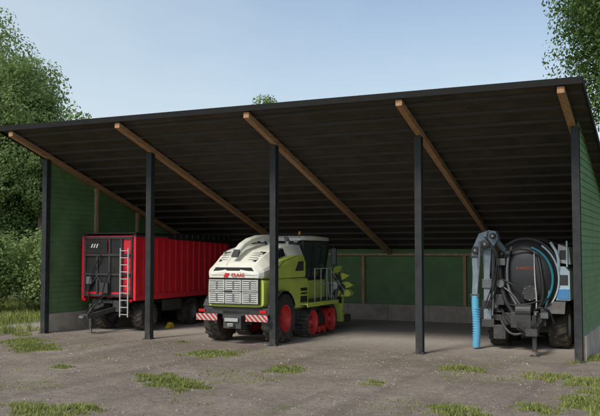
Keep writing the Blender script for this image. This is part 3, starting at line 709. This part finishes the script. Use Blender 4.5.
g.box(-.9,.9,1.5,1.8,.5,.8,'darkgrey');g.box(-.9,.9,.0,.3,.5,.8,'darkgrey');g.box(-.95,-.55,-1.25,-.75,.35,.8,'darkgrey')
part('chassis',tk,g,bevel=.015)
g=G();g.beam((-.35,-.9,.95),(.42,-2.4,.75),.14,.16,'darkgrey');g.beam((.55,-.9,.95),(.55,-2.4,.75),.14,.16,'darkgrey');g.box(.35,.7,-2.7,-2.35,.62,.84,'darkgrey')
g.tube([(.3,-1.2,1.1),(.45,-1.9,1.0),(.5,-2.5,1.1),(.55,-2.7,.9)],.025,'black',8,sub=2);g.tube([(.35,-1.2,1.2),(.55,-1.9,1.15),(.6,-2.5,1.2),(.6,-2.7,.9)],.02,'black',8,sub=2)
part('drawbar',tk,g)
g=G();g.box(.54,.66,-2.62,-2.5,.16,1.25,'roofsteel');g.box(.57,.63,-2.59,-2.53,.02,.2,'steel');g.box(.46,.74,-2.7,-2.42,0.004,.03,'darkgrey');g.tube([(.6,-2.56,1.25),(.6,-2.56,1.36),(.72,-2.56,1.36)],.015,'steel',6);part('support_leg',tk,g)
for yy in (.15,1.75):
    for sx in (-1,1):wheel(tk,(sx*.98,yy,.75),.75,.60,.38,'paleblue' if sx>0 else 'midgrey',sx,lugs=18)
for sx in (-1,1):
    g=G();g.box(sx*.98-.32,sx*.98+.32,-.75,2.5,1.56,1.60,'black');g.beam((sx*.98,-.75,1.58),(sx*.98,-.98,1.2),.6,.03,'black');part('mudguard',tk,g)
g=G();g.prism([(.98,1.62),(1.42,1.62),(1.42,2.55),(1.26,2.72),(1.06,2.72)],-.72,.5,'paleblue','y');g.box(1.02,1.40,-.745,-.721,1.66,2.0,'bluetractor');g.box(1.10,1.36,-.745,-.721,2.12,2.45,'darkgrey')
part('side_cabinet',tk,g,bevel=.02)
g=G();g.prism([(1.02,2.85),(1.44,2.78),(1.40,3.32),(1.06,3.45)],-.66,.4,'lightgrey','y');g.box(1.10,1.36,-.685,-.661,2.95,3.25,'darkgrey');g.tube([(1.08,-.70,2.6),(1.08,-.78,3.1),(.8,-.5,3.5)],.05,'paleblue',10,sub=2);g.tube([(1.34,-.72,2.7),(1.34,-.72,3.55)],.03,'paleblue',10)
part('side_frame',tk,g,bevel=.01)
g=G();ax,ay=-1.27,-1.0
for dy in (-.15,.11):
    g.prism([(ax-.02,.95),(ax+.24,.95),(ax+.20,2.4),(ax+.26,3.35),(ax+.12,3.55),(ax-.06,3.4),(ax+.0,2.4)],ay+dy,ay+dy+.04,'armgrey','y')
for zz in (1.2,1.8,2.4,2.95):g.box(ax+.02,ax+.20,ay-.109,ay+.109,zz,zz+.10,'darkgrey')
g.prism([(ax-.02,3.30),(ax+.26,3.25),(ax+.50,3.62),(ax+.42,3.88),(ax+.16,3.92),(ax-.02,3.62)],ay-.19,ay+.17,'armgrey','y')
g.prism([(ax+.18,3.90),(ax-.12,3.80),(ax-.34,3.30),(ax-.22,3.12),(ax-.02,3.22),(ax+.12,3.6)],ay-.30,ay-.20,'armgrey','y')
g.prism([(ax-.36,3.30),(ax-.16,3.30),(ax-.14,2.3),(ax-.18,1.75),(ax-.36,1.75),(ax-.33,2.4)],ay-.33,ay-.19,'armgrey','y')
g.beam((ax+.42,ay,3.55),(-.60,-.6,3.1),.12,.14,'armgrey');g.beam((ax+.1,ay,2.6),(-.78,-.5,2.6),.12,.12,'armgrey');g.beam((ax+.1,ay,1.05),(-.5,-.75,1.0),.2,.2,'darkgrey')
g.box(ax-.16,ax+.34,ay-.22,ay+.2,.72,.98,'darkgrey')
g.box(ax-.42,ax-.10,ay-.36,ay-.16,1.68,1.80,'darkgrey');g.box(ax-.40,ax-.12,ay-.35,ay-.17,3.0,3.08,'darkgrey');g.box(ax-.05,ax+.27,ay-.20,ay-.151,2.0,2.3,'midgrey');g.box(ax-.05,ax+.27,ay-.20,ay-.151,1.35,1.6,'darkgrey')
arm=part('suction_arm',tk,g,bevel=.012)
g=G();g.tube([(ax+.33,ay-.18,3.1),(ax+.33,ay-.18,1.9)],.06,'darkgrey',12);g.tube([(ax+.33,ay-.18,1.9),(ax+.28,ay-.18,1.1)],.03,'steel',8);part('hydraulic_ram',arm,g,smooth=True)
g=G();g.tube([(ax-.06,ay-.36,3.55),(ax-.10,ay-.38,2.7)],.045,'midgrey',12);g.tube([(ax-.10,ay-.38,2.7),(ax-.14,ay-.37,2.2)],.022,'steel',8);part('hydraulic_ram',arm,g,smooth=True)
for (px,pz,pr) in ((ax+.10,3.45,.15),(ax-.22,3.25,.13),(ax+.36,3.72,.10)):
    g=G();g.lathe([(-.06,.03),(-.06,pr*.7),(-.03,pr),(.05,pr),(.05,.03)],(px,ay-.36,pz),'darkgrey',20,'y');g.tube([(px,ay-.43,pz),(px,ay-.35,pz)],.04,'steel',8);part('pivot_joint',arm,g,smooth=True)
g=G();g.tube([(ax-.26,ay-.27,1.74),(ax-.26,ay-.29,1.4),(ax-.23,ay-.3,1.0),(ax-.21,ay-.3,.6),(ax-.24,ay-.32,.06)],.125,'hose',14,sub=2)
for k in range(16):g.lathe([(-.012,.12),(0,.138),(.012,.12)],(ax-.23-.01*math.sin(k*.3),ay-.3,.12+k*.08),'hose',14,'z')
part('suction_hose',arm,g,smooth=True)
pts=[(ax+.1,ay-.3,3.7),(ax+.48,ay-.38,3.2),(ax+.40,ay-.4,2.2),(ax+.1,ay-.35,1.4)]
for k in range(3):
    g=G();g.tube([(p[0]+.06*k-.03,p[1]+.01*k,p[2]-.06*k) for p in pts],.02,'black',8,sub=3);part('hydraulic_line',arm,g,smooth=True)

# ---------------------------------------------------------------- blue tractor
tc=thing('blue_tractor','blue tractor with dark cab parked inside the shed','tractor',(-4.62,33.2,0),0)
g=G();g.loft([sec(1.0,.42,1.15,2.1,e=.4),sec(2.2,.42,1.1,2.0,e=.4),sec(3.0,.38,1.05,1.85,e=.4),sec(3.2,.28,1.1,1.7,e=.4)],'bluetractor');part('bonnet',tc,g,smooth=True)
g=G();g.hexa([(-.7,-.5,1.2),(.7,-.5,1.2),(.6,1.0,1.2),(-.6,1.0,1.2),(-.78,-.55,2.85),(.78,-.55,2.85),(.72,1.0,2.85),(-.72,1.0,2.85)],'glass');cb=part('cab',tc,g,bevel=.03)
g=G();g.loft([sec(-.75,.7,2.85,3.0,e=.4),sec(-.5,.82,2.85,3.12,e=.4),sec(.9,.8,2.85,3.12,e=.4),sec(1.2,.7,2.87,3.0,e=.4)],'paleblue');part('cab_roof',cb,g,smooth=True)
for a in ((-.71,-.51),(.71,-.51),(.62,1.0),(-.62,1.0)):
    g=G();g.beam((a[0],a[1],1.15),(a[0]*1.13,a[1]*1.05,2.88),.08,.08,'black');part('cab_pillar',cb,g)
g=G();g.box(-.35,.35,-.9,3.0,.7,1.15,'darkgrey');g.tube([(-.8,0,.85),(.8,0,.85)],.15,'darkgrey');g.tube([(-.7,2.5,.65),(.7,2.5,.65)],.1,'darkgrey');g.box(-.3,.3,-1.2,-.85,.6,1.1,'darkgrey');part('chassis',tc,g,bevel=.02)
for sx in (-1,1):
    wheel(tc,(sx*.85,0,.9),.9,.5,.5,'paleblue',sx);wheel(tc,(sx*.82,2.5,.65),.65,.4,.35,'paleblue',sx)
    g=G();P=[(math.cos(R(20+140*k/8))*1.0,.9+math.sin(R(20+140*k/8))*1.0) for k in range(9)]
    for k in range(8):g.beam((sx*.85,P[k][0],P[k][1]),(sx*.85,P[k+1][0],P[k+1][1]),.56,.04,'bluetractor')
    part('fender',tc,g)
    g=G();g.box(sx*.75-.09,sx*.75+.09,-1.03,-.98,1.5,1.62,'redlens');part('tail_light',tc,g)

# ---------------------------------------------------------------- trees
def tree(name,label,x,y,h,cr,cz,seed,leaves,ls,lm='leaf',clumps=34,trunk=True,group=None,cat='tree',rs=1.0,gap=-.30):
    rd=random.Random(seed)
    e=thing(name,label,cat,(x,y,gz(x,y)-.05),0,group)
    C=[]
    hz=(h-cz)
    for i in range(clumps):
        while True:
            p=Vector((rd.uniform(-1,1),rd.uniform(-1,1),rd.uniform(-1,1)))
            if .25<p.length<1: break
        k=p.length**.5/p.length
        p=p*k*.82
        C.append((Vector((p.x*cr,p.y*cr,cz+p.z*hz*.82)),rd.uniform(.20,.42)*min(cr,hz)*rs))
    C.append((Vector((0,0,h-.3*min(cr,hz))),.3*min(cr,hz)))
    g=G()
    if trunk:
        r0=h*.022+.06;top=Vector((rd.uniform(-.3,.3),rd.uniform(-.3,.3),cz+hz*.35))
        tp=[Vector((0,0,0)),Vector((.05,0,.5)),Vector((top.x*.3,top.y*.5,cz*.5)),Vector((top.x*.8,top.y*.6,cz)),top]
        g.tube(tp,[r0*1.5,r0,r0*.8,r0*.5,r0*.15],'bark',10)
        for i,(c,r) in enumerate(C[:16]):
            s=tp[2].lerp(tp[4],rd.random()*.8);m=s.lerp(c,.5)+Vector((0,0,-.1*cr))
            g.tube([s,m,c],[r0*.33,r0*.2,.02],'bark',6)
        part('trunk',e,g,smooth=True)
    V=[];F=[];tot=sum(r*r for _,r in C)
    for c,r in C:
        n=int(leaves*r*r/tot)
        for _ in range(n):
            d=Vector((rd.gauss(0,1),rd.gauss(0,1),rd.gauss(0,1))).normalized()
            rr=r*(.35+.85*rd.random()**.7)
            if mnoise.noise((c+d*rr)*1.1+Vector((seed,0,0)))<gap: continue
            p=c+Vector((d.x*rr,d.y*rr,d.z*rr*.8))
            nrm=(d*.9+Vector((rd.gauss(0,.5),rd.gauss(0,.5),rd.gauss(0,.5)+.4))).normalized()
            u=nrm.orthogonal().normalized();u=Matrix.Rotation(rd.uniform(0,6.28),3,nrm)@u;w=nrm.cross(u);s=ls*rd.uniform(.5,1.3)
            o=len(V);V+= [p-u*s,p-w*s*.55+nrm*s*.1,p+u*s,p+w*s*.55+nrm*s*.1];F.append((o,o+1,o+2,o+3))
    me=D.meshes.new('crown');me.from_pydata([tuple(v) for v in V],[],F);me.materials.append(M[lm])
    o=D.objects.new('crown' if trunk else 'foliage',me);COL.objects.link(o);o.parent=e
    return e
TG='leafy trees around the shed'
tree('tree','tall leafy green tree standing beside the shed',-36.6,35.5,16.6,3.9,10.0,1,66000,.10,clumps=66,group=TG)
tree('tree','smaller leafy green tree close to the shed wall',-33.8,36.6,12.3,2.1,8.2,2,34000,.095,clumps=44,group=TG)
tree('tree','tall leafy green tree standing beside the shed',-42.5,41,20,5.4,11,3,44000,.13,clumps=56,group=TG)
tree('tree','leafy tree among bushes beside the green shed wall',-36.0,39,11.0,3.4,6.2,4,36000,.11,clumps=48,group=TG)
tree('tree','leafy tree top showing just above the shed roof',-26.0,49.0,13.85,2.6,9.5,5,20000,.12,group=TG)
tree('tree','dense leafy tree towering behind the end of the shed',-0.7,43.0,22,5.2,14.4,8,150000,.10,'leafdark',clumps=110,group=TG,rs=1.15,gap=-.5)
tree('tree','dense leafy tree towering behind the end of the shed',3.5,47,20,5.5,12,9,50000,.14,'leafdark',clumps=60,group=TG,rs=1.15,gap=-.5)
tree('tree','leafy tree in the meadow beyond the shed',-52,60,17,5.5,10,10,16000,.22,group=TG)
tree('tree','leafy tree in the meadow beyond the shed',-47,66,13,5.5,8,11,16000,.22,group=TG)
SG='bushes along the shed wall'
for i,(x,y,h,r) in enumerate([(-27.6,35.5,3.6,1.9),(-30.3,33.5,4.8,2.4),(-33.5,31.8,5.4,2.6),(-31.5,38.5,7.2,2.6),(-29.0,41,6.0,2.6),(-36.5,38,8,3.4)]):
    tree('bush','dense green bush growing beside the shed wall',x,y,h,r,h*.5,20+i,20000,.09,'leaf' if i%3 else 'leafdark',clumps=34,trunk=False,group=SG,cat='bush',rs=1.15)
V=[];F=[];rd=random.Random(5)
for _ in range(26000):
    a=rd.uniform(0,1);x=-230+a*330;y=120+25*math.sin(a*9)+rd.uniform(0,14);hh=11+4*mnoise.noise(Vector((x*.06,1,0)))+2.5*mnoise.noise(Vector((x*.25,4,0)))
    z=rd.random()**.7*hh;s=rd.uniform(.5,1.1);p=Vector((x,y,z));n=Vector((rd.gauss(0,1),rd.gauss(0,1)-1,rd.gauss(0,1)+.5)).normalized();u=n.orthogonal().normalized();w=n.cross(u)
    o=len(V);V+=[p-u*s,p-w*s*.7,p+u*s,p+w*s*.7];F.append((o,o+1,o+2,o+3))
me=D.meshes.new('wood');me.from_pydata([tuple(v) for v in V],[],F);me.materials.append(M['leafdark'])
o=D.objects.new('distant_wood',me);COL.objects.link(o);o['kind']='stuff';o['label']='distant belt of dark green woodland on the horizon';o['category']='woodland'

# ---------------------------------------------------------------- light, sky, camera
EL=R(46);AZ=R(-165)
w=D.worlds.new('World');scene.world=w;w.use_nodes=True;nt=w.node_tree;N=nt.nodes;L=nt.links
sky=N.new('ShaderNodeTexSky');sky.sky_type='NISHITA';sky.sun_disc=False;sky.sun_elevation=EL;sky.sun_rotation=AZ;sky.air_density=1.0;sky.dust_density=1.6;sky.ozone_density=1.0
bg=N['Background'];bg.inputs['Strength'].default_value=.15
tcn=N.new('ShaderNodeTexCoord');mp=N.new('ShaderNodeMapping');mp.inputs['Scale'].default_value=(1,1,2.2);mp.inputs['Location'].default_value=(.6,.2,0);L.new(tcn.outputs['Generated'],mp.inputs[0])
n=N.new('ShaderNodeTexNoise');n.inputs['Scale'].default_value=2.4;n.inputs['Detail'].default_value=7;n.inputs['Roughness'].default_value=.5;L.new(mp.outputs[0],n.inputs['Vector'])
mr=N.new('ShaderNodeMapRange');mr.inputs[1].default_value=.45;mr.inputs[2].default_value=.8;mr.inputs[3].default_value=.16;mr.inputs[4].default_value=.50;L.new(n.outputs['Fac'],mr.inputs[0])
sz=N.new('ShaderNodeSeparateXYZ');L.new(tcn.outputs['Generated'],sz.inputs[0])
hz=N.new('ShaderNodeMapRange');hz.inputs[1].default_value=0.05;hz.inputs[2].default_value=.30;hz.inputs[3].default_value=.70;hz.inputs[4].default_value=0;L.new(sz.outputs['Z'],hz.inputs[0])
hx=N.new('ShaderNodeMapRange');hx.inputs[1].default_value=-.45;hx.inputs[2].default_value=-.85;hx.inputs[3].default_value=0;hx.inputs[4].default_value=.35;L.new(sz.outputs['X'],hx.inputs[0])
ad=N.new('ShaderNodeMath');ad.operation='ADD';ad.use_clamp=True;L.new(mr.outputs[0],ad.inputs[0]);L.new(hz.outputs[0],ad.inputs[1])
ad2=N.new('ShaderNodeMath');ad2.operation='ADD';ad2.use_clamp=True;L.new(ad.outputs[0],ad2.inputs[0]);L.new(hx.outputs[0],ad2.inputs[1])
mx=N.new('ShaderNodeMix');mx.data_type='RGBA';mx.inputs[7].default_value=(4.7,5.4,5.8,1);L.new(ad2.outputs[0],mx.inputs[0]);L.new(sky.outputs[0],mx.inputs[6]);L.new(mx.outputs[2],bg.inputs['Color'])
sun=D.lights.new('sun','SUN');sun.energy=2.6;sun.angle=R(14);sun.color=(1,.93,.83)
so=D.objects.new('sun',sun);COL.objects.link(so)
sd=Vector((math.sin(AZ)*math.cos(EL),math.cos(AZ)*math.cos(EL),math.sin(EL)));so.rotation_euler=sd.to_track_quat('Z','Y').to_euler();so.location=(0,0,30)
cam=D.cameras.new('camera');cam.lens=50.1;cam.sensor_width=36;cam.clip_end=3000;co=D.objects.new('camera',cam);COL.objects.link(co)
co.location=(0,0,3.2);co.rotation_euler=(R(93.0),0,R(25.5));scene.camera=co
scene.view_settings.view_transform='Standard';scene.view_settings.look='None';scene.view_settings.exposure=0
